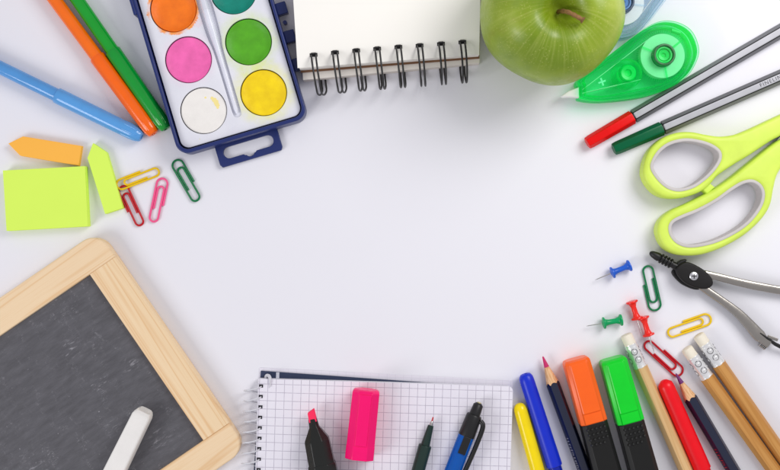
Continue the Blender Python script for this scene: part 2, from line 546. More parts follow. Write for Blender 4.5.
# ------------------------------------------------------------------ cream wire-bound sketchbook, top
a, b = P(297.5, 68, 14), P(479, 55, 14)
t = Thing('sketchbook', 'cream wire-bound sketchbook with a black twin-loop binding, beside the apple', 'notebook', (a.x, a.y, 0), math.atan2(b.y - a.y, b.x - a.x))
def quad_top(z, ul, vl, ur, vr, depth=125):
    p, q = t.l(ul, vl, z), t.l(ur, vr, z)
    dl, dr = (t.l(ul - 4.3, vl - 68, z) - p).normalized(), (t.l(ur + 1.2, vr - 57, z) - q).normalized()
    return [tuple(p.xy), tuple(q.xy), tuple((q + dr * depth).xy), tuple((p + dl * depth).xy)]
def pagemat(name, top, c2):
    m, nt, b_ = nodes_of(name)
    v = coords(nt, (.02, .02, 1))
    lines = noise(nt, v, 3.2, 3, .7)
    gm = N(nt, 'ShaderNodeNewGeometry'); sp = N(nt, 'ShaderNodeSeparateXYZ')
    nt.links.new(gm.outputs['Normal'], sp.inputs[0])
    side = maprange(nt, math_(nt, 'ABSOLUTE', sp.outputs[2]), .3, .8, 1, 0)
    pg = ramp(nt, noise(nt, coords(nt), .03, 4), [(.3, shade(top, .985)), (.7, top)])
    ed = ramp(nt, lines, [(.35, c2), (.6, top)])
    nt.links.new(mixc(nt, side, pg, ed), b_.inputs['Base Color'])
    b_.inputs['Roughness'].default_value = .8; b_.inputs['Specular IOR Level'].default_value = .2
    bump(nt, b_, noise(nt, coords(nt), 1.2, 4), .15, .08)
    return m
cream = pagemat('cream_pages', srgb(250, 247, 240), srgb(196, 188, 178))
beige = pagemat('lower_pages', srgb(232, 226, 218), srgb(198, 186, 174))
part('lower_pages', poly(quad_top(0, 304, 82, 478.5, 65), .1, 6.6), beige, t, smooth=0, bevel=.15)
part('cover_board', poly(quad_top(7, 300.8, 72.8, 479.3, 58.6), 6.6, 7.5), mat('brown_card', srgb(120, 84, 58), rough=.8, bmp=.2), t, smooth=0, bevel=.1)
bm = poly(quad_top(10, 300.0, 69.8, 478.8, 55.8), 7.5, 13.2)
part('upper_pages', bm, cream, t, smooth=0, bevel=.12)
top_ = part('top_sheet', poly(quad_top(14, 297.5, 68, 479.3, 54.6), 13.35, 13.75), cream, t, smooth=0, bevel=.1)
holes = [(313.6, 55), (335, 52.6), (356.2, 50.6), (377.2, 48.8), (398.4, 47), (419.6, 45.6), (441, 43.9), (462.4, 42.2)]
for i, (u, v) in enumerate(holes):
    h = t.l(u, v, 13.8)
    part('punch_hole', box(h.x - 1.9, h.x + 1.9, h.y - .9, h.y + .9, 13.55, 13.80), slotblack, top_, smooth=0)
    bm = bmesh.new()
    lean = (i - 7) * -.07
    for sx in (-1.15, 1.15):
        path = []
        for k in range(33):
            an = math.radians(14 + 330 * k / 32)
            yy = h.y - 8.9 + 10.2 * math.cos(an); zz = 9.6 + 9.0 * math.sin(an)
            wx = (1 - i / 7) * 2.3 * min(1, max(0, (math.degrees(an) - 165) / 60))
            path.append((h.x + sx * (1 - .12 * abs(math.sin(an / 2))) + lean * max(0, (h.y - yy)) * .16 + wx, yy, zz))
        tube(path, .48, bm, 10)
    tube([(h.x - 1.2, h.y + .65, 14.0), (h.x + 1.2, h.y + .65, 14.0)], .48, bm, 10)
    part('binding_ring', bm, blackwire, t)

# ------------------------------------------------------------------ apple
ac = P(550, 14, 34)
tl = Thing('apple', 'green apple with a short brown stem at the top edge', 'apple', (ac.x, ac.y, 0))
prof = [(0, 5.5), (3, 5.2), (6, 3.4), (9, 1.2), (13, 0), (18, 1.0), (24, 6.0), (29, 14), (32, 24), (33, 34), (32.3, 43), (29.6, 51), (25, 57.2), (19, 61), (13.5, 61.9), (9.5, 60.3), (6.5, 57), (4.2, 53), (2, 50.4), (0, 49.8)]
pr = spline([(p[0], p[1]) for p in prof], 5, False)
bm = bmesh.new()
rr = []
for p in pr:
    r, z = max(p.x, .01), p.y
    ring_ = []
    for j in range(96):
        th = 2 * PI * j / 96
        lobe = 1 + .018 * math.cos(5 * th + .6) * (1 - abs(z - 30) / 60) + .014 * math.cos(2 * th + 1.0) + .008 * math.sin(3 * th)
        zz = z + .8 * math.cos(th - 2.2) * (z / 60) + .7 * math.cos(5 * th) * max(0, (z - 48) / 14) * (r / 20)
        ring_.append((r * lobe, th, zz))
    rr.append([(q[0] * math.cos(q[1]), q[0] * math.sin(q[1]), q[2]) for q in ring_])
rings(bm, rr)
R = Matrix.Translation((0, 0, 33)) @ Matrix.Rotation(math.radians(9), 4, Vector((.85, .35, 0)).normalized()) @ Matrix.Translation((0, 0, -33))
bmesh.ops.transform(bm, matrix=R, verts=bm.verts)
low = min(v.co.z for v in bm.verts)
bmesh.ops.translate(bm, vec=(0, 0, -low), verts=bm.verts)
part('flesh', bm, apple_mat(), tl, smooth=80)
s0 = R @ Vector((0, 0, 49)) + Vector((0, 0, -low))
s1 = tl.l(583.5, 20.5, 63)
s1.z = 63
mid1 = s0 * .72 + s1 * .28 + Vector((0, 0, 5.2)); mid2 = s0 * .3 + s1 * .7 + Vector((0, 0, 3.0))
pts = spline([s0, mid1, mid2, s1], 7, False)
rad = [1.0 + .12 * math.sin(k * 1.7) + (.65 if k > len(pts) - 4 else 0) * (k - len(pts) + 4) / 3 for k in range(len(pts))]
part('stem', tube(pts, rad, None, 14), mat('apple_stem', srgb(138, 100, 60), rough=.8, var=.3, vs=.5, bmp=.6, bs=1.2, bd=.3), tl)

# ------------------------------------------------------------------ correction tape dispensers
def tape(label, ref, ang, tint, base, hubcol, nozzle_rgb, tapecol, mirror=False):
    """local frame: origin at the big reel, +x towards the nozzle"""
    t = Thing('correction_tape', label, 'correction tape', (ref.x, ref.y, 0), ang, 'correction tape dispensers')
    f = P(661.5, 56.6, 6)
    fa = math.atan2(-(86 - 56.6), (577 - 661.5))      # direction reel -> nozzle in table space
    def loc(u, v, z=6):
        p = P(u, v, z) - f
        c, s = math.cos(-fa), math.sin(-fa)
        return (p.x * c - p.y * s, p.x * s + p.y * c)
    body = clear('clear_' + label.split()[0] + '_plastic', tint, .075, .12, base)
    inner = clear('inner_' + label.split()[0] + '_plastic', tint, .12, .2, base)
    out = [(576.5, 81), (596, 65.5), (626.5, 42), (647, 27.5), (662, 22.6), (677.5, 25), (690, 34), (696.3, 51), (692.5, 66), (683, 79),
           (665, 90), (639, 98), (601, 102.2), (580, 100.4), (577.5, 97), (577, 89)]
    o2 = [tuple(p) for p in spline([loc(*q) for q in out], 6)]
    ctr = Vector((14, 0))
    shrink = lambda d: [tuple(Vector(p) - (Vector(p) - ctr).normalized() * d) for p in o2]
    part('shell', prism([o2], .1, 2.0, .8), body, t)
    part('shell', prism([o2], 9.6, 11.6, .8), body, t)
    part('rim', prism([shrink(.6), shrink(2.0)], 2.0, 9.6, .1), body, t)
    part('rail', prism([shrink(3.4), shrink(4.2)], 2.0, 9.4, .1), inner, t)
    cr = mat('tape_roll_' + label.split()[0], tapecol, rough=.6, var=.03)
    hub = mat('hub_' + label.split()[0], hubcol, rough=.3, var=.1)
    dark = mat('hub_rim_' + label.split()[0], shade(hubcol, .18), rough=.35)
    # reels
    n = lambda r0, r1, x, y, z0, z1, b=.15: prism([circ(x, y, r1), circ(x, y, r0)], z0, z1, b)
    reel = part('tape_reel', n(5.6, 10.9, 0, 0, 3.0, 8.2), cr, t)
    part('reel_hub', n(4.2, 5.4, 0, 0, 2.2, 12.1, .3), dark, reel)
    part('hub_ring', n(3.2, 4.15, 0, 0, 2.2, 11.2, .2), hub, reel)
    bm = bmesh.new(); lathe_z([(3.1, 2.2), (3.1, 10.0), (2.6, 10.5), (1.2, 10.2), (1.0, 9.4), (0, 9.4)], 0, 0, bm, 32)
    part('hub_core', bm, hub, reel)
    bm = bmesh.new()
    for an in (200, 318, 82):
        c, s = math.cos(math.radians(an)), math.sin(math.radians(an))
        tube([(5.5 * c, 5.5 * s, 8.9), (12.0 * c, 12.0 * s, 8.9)], .45, bm, 8)
    part('reel_spoke', bm, inner, reel)
    bm = bmesh.new()
    for k in range(72):
        an = 2 * PI * k / 72
        c, s = math.cos(an), math.sin(an)
        tube([(11.6 * c, 11.6 * s, 7.6), (12.9 * c, 12.9 * s, 7.6)], .16, bm, 6)
    part('reel_tooth', bm, inner, reel)
    sx, sy = loc(626.5, 74)
    sp = part('take_up_reel', n(4.3, 7.3, sx, sy, 2.2, 8.8, .4), inner, t)
    bm = bmesh.new(); lathe_z([(4.1, 2.2), (4.1, 9.2), (3.4, 9.9), (1.9, 9.6), (1.6, 8.6), (0, 8.4)], sx, sy, bm, 32)
    part('reel_hub', bm, hub, sp)
    cx, cy = loc(599.7, 83.5)
    bm = bmesh.new()
    box(cx - 1.9, cx + 1.9, cy - .45, cy + .45, 11.6, 11.9, bm); box(cx - .45, cx + .45, cy - 2.0, cy + 2.0, 11.61, 11.92, bm)
    part('moulded_cross', bm, mat('cross_' + label.split()[0], (.06, .85, .30, 1), rough=.3, col2=(.12, .9, .36, 1)), t, bevel=.12)
    wx, wy = loc(674, 33)
    bm = bmesh.new()
    tube([(wx - 1.8, wy + 1.4, 9.2), (wx + 1.8, wy - 1.4, 9.2)], 1.1, bm, 10)
    part('moulded_post', bm, hub, t)
    # nozzle
    p = [loc(578.5, 87.5), loc(578.5, 98), loc(570, 97.4), loc(562.5, 97.6), (loc(561, 96.4)), loc(568, 91.5)]
    part('nozzle', prism([p], 3.2, 8.4, .5), mat('nozzle_' + label.split()[0], srgb(*nozzle_rgb), rough=.35), t)
    # tape run from reels to nozzle
    q0, q1, q2 = loc(664, 35.6), loc(628, 60), loc(579, 91)
    bm = bmesh.new()
    for (p0, p1) in ((loc(646, 41), loc(582, 90)), (loc(640, 80), loc(582, 93.5))):
        d = (Vector(p1) - Vector(p0)).normalized(); nn = Vector((-d.y, d.x)) * .12
        poly([tuple(Vector(p0) - nn), tuple(Vector(p1) - nn), tuple(Vector(p1) + nn), tuple(Vector(p0) + nn)], 3.2, 8.0, bm)
    part('tape_strip', bm, cr, t, smooth=0)
    return t
gfa = math.atan2(-(86 - 56.6), (577 - 661.5))
tape('green see-through correction tape dispenser with white nozzle beside the apple', P(661.5, 56.6, 6), gfa,
     (.75, 1, .885, 1), (0, 1, .22, 1), srgb(0, 215, 90), (240, 240, 236), srgb(240, 244, 226))
tape('blue see-through correction tape dispenser half hidden behind the apple', P(621, 4, 6), math.radians(27 + 8),
     (.968, .987, .999, 1), (.62, .83, 1, 1), srgb(84, 140, 205), (236, 240, 244), srgb(240, 238, 230))

# ------------------------------------------------------------------ fineliners with striped hexagonal barrels
def barrel_mat():
    """silver-white facets with thin black lines printed along the six edges"""
    m, nt, b_ = nodes_of('striped_barrel')
    v = coords(nt)
    sep = N(nt, 'ShaderNodeSeparateXYZ'); nt.links.new(v, sep.inputs[0])
    an = math_(nt, 'ARCTAN2', math_(nt, 'SUBTRACT', sep.outputs[2], 3.3 * S), sep.outputs[1])
    fr = math_(nt, 'FRACT', math_(nt, 'ADD', math_(nt, 'MULTIPLY', an, 6 / (2 * PI)), 10.0))
    d = math_(nt, 'ABSOLUTE', math_(nt, 'SUBTRACT', fr, .5))
    k = maprange(nt, d, .40, .43, 0, 1)
    c = ramp(nt, noise(nt, v, .1, 3), [(.3, srgb(160, 160, 166)), (.7, srgb(172, 172, 178))])
    par = math_(nt, 'FRACT', math_(nt, 'MULTIPLY', math_(nt, 'FLOOR', math_(nt, 'ADD', math_(nt, 'MULTIPLY', an, 6 / (2 * PI)), 10.0)), .5))
    c = mixc(nt, maprange(nt, par, .2, .3, 1, 0), c, srgb(118, 118, 122))     # every other facet darker
    nt.links.new(mixc(nt, k, c, srgb(28, 28, 30)), b_.inputs['Base Color'])
    b_.inputs['Roughness'].default_value = .42
    b_.inputs['Metallic'].default_value = .2
    b_.inputs['Specular IOR Level'].default_value = .3
    return m
stripe = barrel_mat()
def fineliner(label, u0, v0, uc, vc, u1, v1, capm, text=None):
    zc = 3.3
    t = lay('fineliner_pen', label, 'fineliner pen', u0, v0, u1, v1, zc, group='capped fineliners with striped barrels')
    L = (P(uc, vc, zc) - P(u0, v0, zc)).length
    rot = 0
    bm = bmesh.new()
    rings(bm, [hexring(.0, 2.35, zc=zc), hexring(.25, 2.7, zc=zc), hexring(2.2, 2.95, zc=zc), hexring(L - .5, 3.25, zc=zc), hexring(L, 3.2, zc=zc), hexring(L, 2.5, zc=zc)])
    part('cap', bm, capm, t, smooth=25)
    part('collar', lathe_x([(L - .2, 2.9), (L + .7, 2.9), (L + .9, 2.6)], zc, seg=32), black, t)
    bm = bmesh.new()
    rings(bm, [hexring(L + .8, 2.95, zc=zc), hexring(L + 1.2, 3.15, zc=zc), hexring(158, 3.15, zc=zc), hexring(158.4, 2.9, zc=zc)])
    brl = part('barrel', bm, stripe, t, smooth=25)
    part('end_plug', lathe_x([(158.2, 2.6), (161, 2.5), (161.6, 2.0), (161.6, 0)], zc, seg=32), capm, t)
    if text:
        cu = bpy.data.curves.new('txt', 'FONT'); cu.body = text; cu.size = 2.7; cu.space_character = 1.25; cu.extrude = .02
        cu.align_y = 'CENTER'
        ob = bpy.data.objects.new('txt', cu); COL.objects.link(ob)
        me = bpy.data.meshes.new_from_object(ob.evaluated_get(bpy.context.evaluated_depsgraph_get()))
        bpy.data.objects.remove(ob); bpy.data.curves.remove(cu)
        bm = bmesh.new(); bm.from_mesh(me); bpy.data.meshes.remove(me)
        x0 = (P(757, 85, zc) - P(u0, v0, zc)).length
        bmesh.ops.translate(bm, vec=(x0, 0, zc + 3.15 + .03), verts=bm.verts)
        part('lettering', bm, mat('grey_print', srgb(66, 66, 70), rough=.6), brl, smooth=0)
fineliner('fineliner with red cap and grey striped barrel beside the green tape', 587, 143.5, 632, 117, 780, 31.5, plastic('cap_red', (226, 14, 14), rough=.25, spec=.2))
fineliner('fineliner with dark green cap and grey striped barrel above the scissors', 613.5, 149.5, 661.5, 128.5, 780, 77, plastic('cap_dark_green', (0, 92, 56), rough=.25, spec=.2), 'FINELINER')

# ------------------------------------------------------------------ scissors
a = P(712, 186, 5)
t = Thing('scissors', 'scissors with lime green handles and grey finger liners at the right edge', 'scissors', (a.x, a.y, 0), 0)
lime = plastic('lime_plastic', (210, 234, 92), rough=.42, bmp=.08, bs=3, bd=.03)
liner = plastic('grey_rubber', (198, 193, 190), rough=.6, bmp=.15, bs=4, bd=.03)
Z = 7
up = [(642, 168), (644.5, 158), (650, 148), (662, 138), (676, 133), (690, 132.4), (704, 135), (718, 136.8), (732, 135.2), (744, 131), (760, 123.8), (780, 114.5), (802, 105), (812, 108), (810, 116), (796, 126),
      (780, 135.5), (770, 140.8), (762, 146), (747, 156), (732, 165), (716, 176), (709.5, 183.5), (701.5, 190.5), (690, 195.6), (677, 198.6), (664, 198), (654, 193.6), (646, 185), (642, 176)]
uph = [(651, 168), (653.5, 158.5), (660, 149.6), (670, 143), (684, 139.8), (698, 141.2), (710, 145), (718, 150.5), (720, 156.5), (718, 163), (712, 171.5), (703, 180), (692, 187.2), (678.5, 190.4), (667, 187.4), (657.5, 179)]
lo = [(702, 195.4), (684, 204.4), (670, 210.6), (660, 218.8), (656, 229), (658, 239.5), (664, 248.5), (674, 254), (688, 255.6), (704, 253.6), (724, 246), (744, 234), (760, 219), (768.5, 205), (772, 188), (776, 174), (786, 160), (800, 146), (814, 132), (812, 122), (800, 124.5),
      (784, 136.5), (774, 143), (762, 152), (752, 160), (742, 168), (732, 176), (721, 184), (711, 190.5)]
loh = [(669, 228), (672, 221.4), (682, 216), (698, 209.5), (716, 199.6), (730, 189.4), (742, 182.4), (752, 181), (760, 186), (763, 195), (759.5, 207.5), (748, 222.4), (732, 233.8), (712, 242.6), (691, 246.4), (678.5, 243.6), (671.2, 236.5)]
def inset(lp, d):
    n = len(lp); out = []
    area = sum(lp[i][0] * lp[(i + 1) % n][1] - lp[(i + 1) % n][0] * lp[i][1] for i in range(n))
    sg = 1 if area > 0 else -1
    for i in range(n):
        tg = (Vector(lp[(i + 1) % n]) - Vector(lp[i - 1])).normalized()
        out.append(tuple(Vector(lp[i]) + Vector((-tg.y, tg.x)) * d * sg))
    return out
for outl, hole in ((up, uph), (lo, loh)):
    o2 = [tuple(p) for p in spline(t.l2(outl, Z), 6)]
    h2 = [tuple(p) for p in spline(t.l2(hole, Z + 2), 6)]
    hd = part('handle', prism([o2, h2], .6, 10.6, 2.1, 5), lime, t, smooth=50)
    part('finger_liner', prism([inset(h2, -.7), inset(h2, 1.0)], 1.2, 10.4, .55, 3), liner, hd, smooth=50)
# stop bump between the handles
part('stop_bump', prism([t.l2([(700.5, 189), (708, 182.5), (714, 187.5), (706, 194.5)], 6)], 2.0, 8.0, .8), lime, t)
# blades run out of the picture
blade_m = mat('blade_steel', srgb(190, 190, 190), rough=.22, metal=1)
for (z0, pts) in ((4.2, [(776, 141), (806, 108), (940, 52), (948, 51), (930, 66), (812, 128)]), (5.5, [(778, 146), (800, 134), (806, 118), (945, 72), (948, 75), (935, 80), (815, 138)])):
    part('blade', prism([t.l2(pts, 5)], z0, z0 + 1.2, .1, 1), blade_m, t, smooth=30)
pv = t.l(806, 121, 10)
part('pivot_screw', lathe_z([(0, 10.4), (3.6, 10.4), (3.6, 11.3), (3.0, 11.9), (0, 12.1)], pv.x, pv.y, None, 32), chrome, t)

# ------------------------------------------------------------------ compass
a = P(693.8, 276, 6)
t = Thing('drawing_compass', 'school drawing compass with black head and two open silver legs', 'compass', (a.x, a.y, 0), 0)
Z = 6
head = [(677.5, 265.6), (684, 262), (692, 263.6), (704, 270.6), (711, 278.6), (711.6, 284.6), (706.5, 288.4), (698, 288.4), (688, 285), (681, 280), (676.6, 274), (675.4, 269)]
h2 = [tuple(p) for p in spline(t.l2(head, Z), 6)]
hd = part('head', prism([h2], 4.6, 8.4, 1.0, 4), mat('head_black', srgb(22, 20, 20), rough=.55, bmp=.15, bs=3, bd=.04, spec=.3), t, smooth=50)
back = [(671.5, 272), (676, 269), (690, 280), (700, 288), (694, 289.5), (682, 284.5), (674, 277)]
part('back_plate', prism([[tuple(p) for p in spline(t.l2(back, 2), 5)]], .8, 3.2, .6), black, t)
tab = [(677, 264), (680.5, 260.4), (685.5, 259.2), (686, 261), (682, 264.5), (680, 267)]
part('head_tab', prism([[tuple(p) for p in spline(t.l2(tab, 5), 5)]], 2.2, 6.2, .5), black, t)
sc_ = t.l(693.8, 276, 8.6)
bm = bmesh.new(); lathe_z([(2.1, 8.0), (2.1, 8.9), (1.7, 9.25), (0, 9.3)], sc_.x, sc_.y, bm, 28)
scr = part('screw', bm, mat('screw_metal', srgb(225, 225, 228), rough=.25, metal=1), hd)
bm = box(sc_.x - 1.3, sc_.x + 1.3, sc_.y - .22, sc_.y + .22, 9.2, 9.36); box(sc_.x - .22, sc_.x + .22, sc_.y - 1.3, sc_.y + 1.3, 9.2, 9.37, bm)
part('screw_slot', bm, slotblack, scr, smooth=0)
# grip
g0, g1 = t.l(649.6, 252.4, 4), t.l(681, 269, 4)
d = (g1 - g0); GL = d.length; ga = math.atan2(d.y, d.x)
prof = [(0, 0), (.1, .5), (.5, 1.05), (1.6, 1.6), (3.6, 2.0), (5.0, 2.15), (5.6, 1.9)]
x = 6.0
for k in range(4): prof += [(x, 1.75), (x + .3, 2.5), (x + .95, 2.5), (x + 1.25, 1.75)]; x += 1.7
prof += [(x, 1.7), (GL - 1, 2.3), (GL, 2.2)]
bm = lathe_x(prof, 4.0, seg=28)
bmesh.ops.transform(bm, matrix=Matrix.Translation((g0.x, g0.y, 0)) @ Matrix.Rotation(ga, 4, 'Z'), verts=bm.verts)
part('grip', bm, black, t)
def flatbar(path, wid, th, m, name, closed=False):
    """bar with a rounded rectangular section; wid across in plan, th in height"""
    bm = bmesh.new(); rr = []
    n = len(path)
    for i, p in enumerate(path):
        p = Vector(p)
        tg = (Vector(path[min(i + 1, n - 1)]) - Vector(path[max(i - 1, 0)])); tg.z = 0; tg.normalize()
        nr = Vector((-tg.y, tg.x, 0))
        w_ = wid[i] / 2; h_ = th / 2
        sec = []
        for j in range(20):
            an = 2 * PI * j / 20
            cx = math.copysign(abs(math.cos(an)) ** .6, math.cos(an)); sy = math.copysign(abs(math.sin(an)) ** .6, math.sin(an))
            sec.append(p + nr * (w_ * cx) + Vector((0, 0, h_ * sy)))
        rr.append(sec)
    rings(bm, rr)
    return part(name, bm, m, t, smooth=50)
l1 = [t.l(u, v, z) for u, v, z in spline([(703, 273.4, 4.4), (716, 276.4, 4.4), (745, 283.6, 4.2), (765, 287.6, 3.8), (782, 290.5, 3.4), (840, 299, 3.0), (868, 303, 2.4)], 5, False)]
flatbar(l1, [3.4 + .9 * min(1, i / 12) * (1 if i < 20 else max(0, 1 - (i - 20) / 8)) for i in range(len(l1))], 3.0, steel, 'leg')
n0, n1 = t.l(866, 302.8, 2.4), t.l(890, 306, 1.0)
part('needle', tube([n0, n1], [.6, .12], None, 10), chrome, t)
l2 = [t.l(u, v, z) for u, v, z in spline([(700, 285, 3.2), (707, 290.4, 3.2), (722, 300.8, 3.4), (738, 313.2, 3.6), (750, 325.5, 3.8), (758.5, 335, 4.0), (764, 339, 4.0)], 5, False)]
lg = flatbar(l2, [3.8 + 2.4 * max(0, min(1, (i - 10) / 14)) - (2.2 * max(0, (i - 26) / 4) if i > 26 else 0) for i in range(len(l2))], 3.2, steel, 'leg')
# lead holder clamp at the end of the lower leg
k0 = t.l(764, 341, 3.4)
bm = bmesh.new()
cl = Matrix.Translation((k0.x, k0.y, 3.6)) @ Matrix.Rotation(math.radians(-36), 4, 'Z')
nb = box(-3.2, 2.8, -2.0, 2.0, -2.2, 2.0); bmesh.ops.transform(nb, matrix=cl, verts=nb.verts)
part('clamp', nb, steel, t, bevel=.5)
nb = bmesh.new()
for q in range(5): lathe_x([(-1.9 + q * .8, 1.3), (-1.75 + q * .8, 1.75), (-1.4 + q * .8, 1.75), (-1.25 + q * .8, 1.3)], 0, nb, 20)
nt_ = t.l(763.2, 345.2, 3)
bmesh.ops.transform(nb, matrix=Matrix.Translation((nt_.x, nt_.y, 2.6)) @ Matrix.Rotation(math.radians(-36), 4, 'Z'), verts=nb.verts)
part('clamp_nut', nb, chrome, t)
nb = box(-2.6, 2.8, -.8, .8, -.6, .6); c0 = t.l(773, 338.2, 5)
bmesh.ops.transform(nb, matrix=Matrix.Translation((c0.x, c0.y, 4.2)) @ Matrix.Rotation(math.radians(-20), 4, 'Z'), verts=nb.verts)
part('clamp_lip', nb, steel, t, bevel=.3)
part('lead_holder', tube([t.l(760, 333, 5.4), t.l(767, 338, 5.4), t.l(775, 344, 4.4), t.l(784, 348.5, 3.4), t.l(812, 361, 2)], [.3, .6, .95, 1.0, .3], None, 12), black, t)

# ------------------------------------------------------------------ push pins
def pin(label, u0, v0, u1, v1, col):
    """from needle tip to head"""
    zc = 3.0
    t = lay('push_pin', label, 'push pin', u0, v0, u1, v1, zc, group='push pins on the table')
    L = (P(u1, v1, zc) - P(u0, v0, zc)).length
    nl = L * .47
    part('needle', lathe_x([(0, 0.03), (1.2, .22), (nl + .5, .32)], zc, seg=12), chrome, t)
    b0 = nl
    prof = [(b0 - .5, .5), (b0 - .3, 1.1), (b0, 2.2), (b0 + .15, 2.85), (b0 + .5, 3.0), (b0 + .95, 2.85), (b0 + 1.2, 2.0), (b0 + 1.7, 1.7), (b0 + 3, 1.35), (L - 3.2, 1.3), (L - 2.0, 1.75),
            (L - 1.35, 2.1), (L - 1.1, 2.6), (L - .8, 2.95), (L - .4, 3.0), (L - .05, 2.8), (L, 2.3), (L, 0)]
    part('grip', lathe_x(prof, zc, seg=36), col, t)
red_pin = plastic('pin_red', (238, 44, 34), sss=.1, rough=.26); 
pin('blue push pin lying beside the green paper clip', 595, 280, 630.2, 265.2, plastic('pin_blue', (32, 92, 200), sss=.1, rough=.26))
pin('green push pin lying left of the red pins', 586, 326.2, 622, 319.8, plastic('pin_green', (0, 158, 92), sss=.1, rough=.26))
pin('upper red push pin whose needle points between the other pins', 642.5, 335.5, 631.6, 301, red_pin)
pin('lower red push pin with its needle over the red paper clip', 654.2, 352.6, 643, 316.8, red_pin)

# ------------------------------------------------------------------ paper clips
def clip_path(L, W, r):
    """gem clip lying in x, outer loops at both ends"""
    h = W / 2 - r
    pts = []
    def arc(cx, cy, rad, a0, a1, n=12):
        for k in range(n + 1):
            an = math.radians(a0 + (a1 - a0) * k / n)
            pts.append((cx + rad * math.cos(an), cy + rad * math.sin(an)))
    hi = h - 2.1 * r
    pts.append((L * .40, h))
    arc(L - r - h, h - h, h, 90, -90)                      # right outer turn
    ym = -h
    hl = (h + hi) / 2                                       # left outer turn is narrower
    arc(r + hl, ym + hl, hl, 270, 90)                       # left outer turn
    ytop = ym + 2 * hl
    h3 = (ytop - (ym + 2.1 * r)) / 2
    arc(L * .80 - h3, ytop - h3, h3, 90, -90)
    pts.append((L * .30, ytop - 2 * h3))
    return pts
def clip(label, u0, v0, u1, v1, W, col, z0=0.0, tilt=0.0, flip=1):
    r = .52
    t = lay('paper_clip', label, 'paper clip', u0, v0, u1, v1, r, group='coloured paper clips')
    L = (P(u1, v1, r) - P(u0, v0, r)).length
    base = clip_path(L, W, r)
    n = len(base)
    path = []
    for i, p in enumerate(base):
        x, y = p
        path.append((x, y * flip, r + z0 + x * tilt + (.35 * math.sin(PI * i / n))))
    part('wire', tube(path, r, None, 12), col, t)
    c = t.o
    # a clip is one bent wire: no parts needed, fold the wire onto the thing itself
    w_ = [o for o in c.children][0]
    w_.parent = None
    w_.matrix_basis = Matrix.Translation(c.location) @ Matrix.Rotation(t.ang, 4, 'Z')
    w_.name = 'paper_clip'
    for k in ('label', 'category', 'group'): w_[k] = c[k]
    bpy.data.objects.remove(c)
    w_.name = 'paper_clip'
cy, cr_, cp, cg = (plastic('clip_yellow', (236, 196, 12), rough=.28), plastic('clip_red', (190, 10, 30), rough=.28),
                   plastic('clip_pink', (246, 92, 146), rough=.28), plastic('clip_green', (0, 116, 66), rough=.28))
clip('yellow paper clip lying over a red one beside the lime flag', 159.5, 169.5, 116.5, 186.5, 6.2, cy, 0.0, .045, -1)
clip('red paper clip half under a yellow one beside the lime flag', 140.5, 226.5, 121.5, 185.5, 6.2, cr_)
clip('pink paper clip lying between a red and a green one', 154, 222.8, 163.5, 177.6, 6.4, cp, flip=-1)
clip('dark green paper clip lying below the paint box', 198.8, 200.8, 174.8, 159.8, 6.6, cg, flip=-1)
clip('dark green paper clip lying below the compass head', 645.6, 265.4, 656, 311.2, 7.1, cg, flip=-1)
clip('yellow paper clip lying below the compass legs', 666.8, 333, 711.6, 317.6, 6.7, cy)
clip('red paper clip lying under the needle of a red push pin', 645.5, 341, 682, 374.6, 6.9, cr_)

# ------------------------------------------------------------------ chalkboard
b0, b1 = P(91, 274.4, 5), P(204, 439.6, 5)      # inner right edge, top -> bottom
ang = math.atan2(b0.y - b1.y, b0.x - b1.x) - PI / 2     # local +y runs up that edge
t = Thing('chalkboard', 'small slate chalkboard in a pale pine frame, lower left', 'chalkboard', (b1.x, b1.y, 0), ang)
IH = (b0 - b1).length; FW = 15.6; BL = 150.0
pine_x = wood('pine_rail', srgb(240, 212, 174), srgb(230, 192, 146), 'X', .085, .04, .55, .42)
pine_y = wood('pine_stile', srgb(240, 212, 172), srgb(228, 188, 140), 'Y', .12, .035, .55, .42)
def rail(y0, y1, rtop):
    pts = []
    x0, x1 = -BL - FW, FW
    r = 9.0
    if rtop:
        pts = [(x0, y0), (x1, y0)] + [(x1 - r + r * math.cos(math.radians(q * 9)), y1 - r + r * math.sin(math.radians(q * 9))) for q in range(11)] + \
              [(x0 + r + r * math.cos(math.radians(90 + q * 9)), y1 - r + r * math.sin(math.radians(90 + q * 9))) for q in range(11)]
    else:
        pts = [(x0, y1)] + [(x0 + r + r * math.cos(math.radians(180 + q * 9)), y0 + r + r * math.sin(math.radians(180 + q * 9))) for q in range(11)] + \
              [(x1 - r + r * math.cos(math.radians(270 + q * 9)), y0 + r + r * math.sin(math.radians(270 + q * 9))) for q in range(11)] + [(x1, y1)]
    return pts
part('frame_rail', prism([rail(IH, IH + FW, True)], .1, 8.0, .9, 4), pine_x, t, smooth=50)
part('frame_rail', prism([rail(-FW, 0, False)], .1, 8.0, .9, 4), pine_x, t, smooth=50)
for (x0, x1) in ((0, FW), (-BL - FW, -BL)):
    bm = bmesh.new(); rr = []
    for y in (.005, IH - .005):
        rr.append([(x0, y, .8), (x0 + .7, y, .1), (x1 - .7, y, .1), (x1, y, .8), (x1, y, 7.0), (x1 - .3, y, 7.7), (x1 - .9, y, 7.96), (x0 + .9, y, 7.96), (x0 + .3, y, 7.7), (x0, y, 7.0)])
    rings(bm, rr)
    part('frame_stile', bm, pine_y, t, smooth=30)
part('slate', box(-BL + .02, -.02, .02, IH - .02, 1.5, 5.6), slate_mat([(*t.l(u, v, 5.6).xy, r, ro) for u, v, r, ro in ((105, 381, 6, .3), (131, 367, 8, 1.2), (159, 439, 9, -.2), (33, 462, 8, .1), (70, 350, 9, .5), (112, 425, 6, .9))]), t, smooth=0)

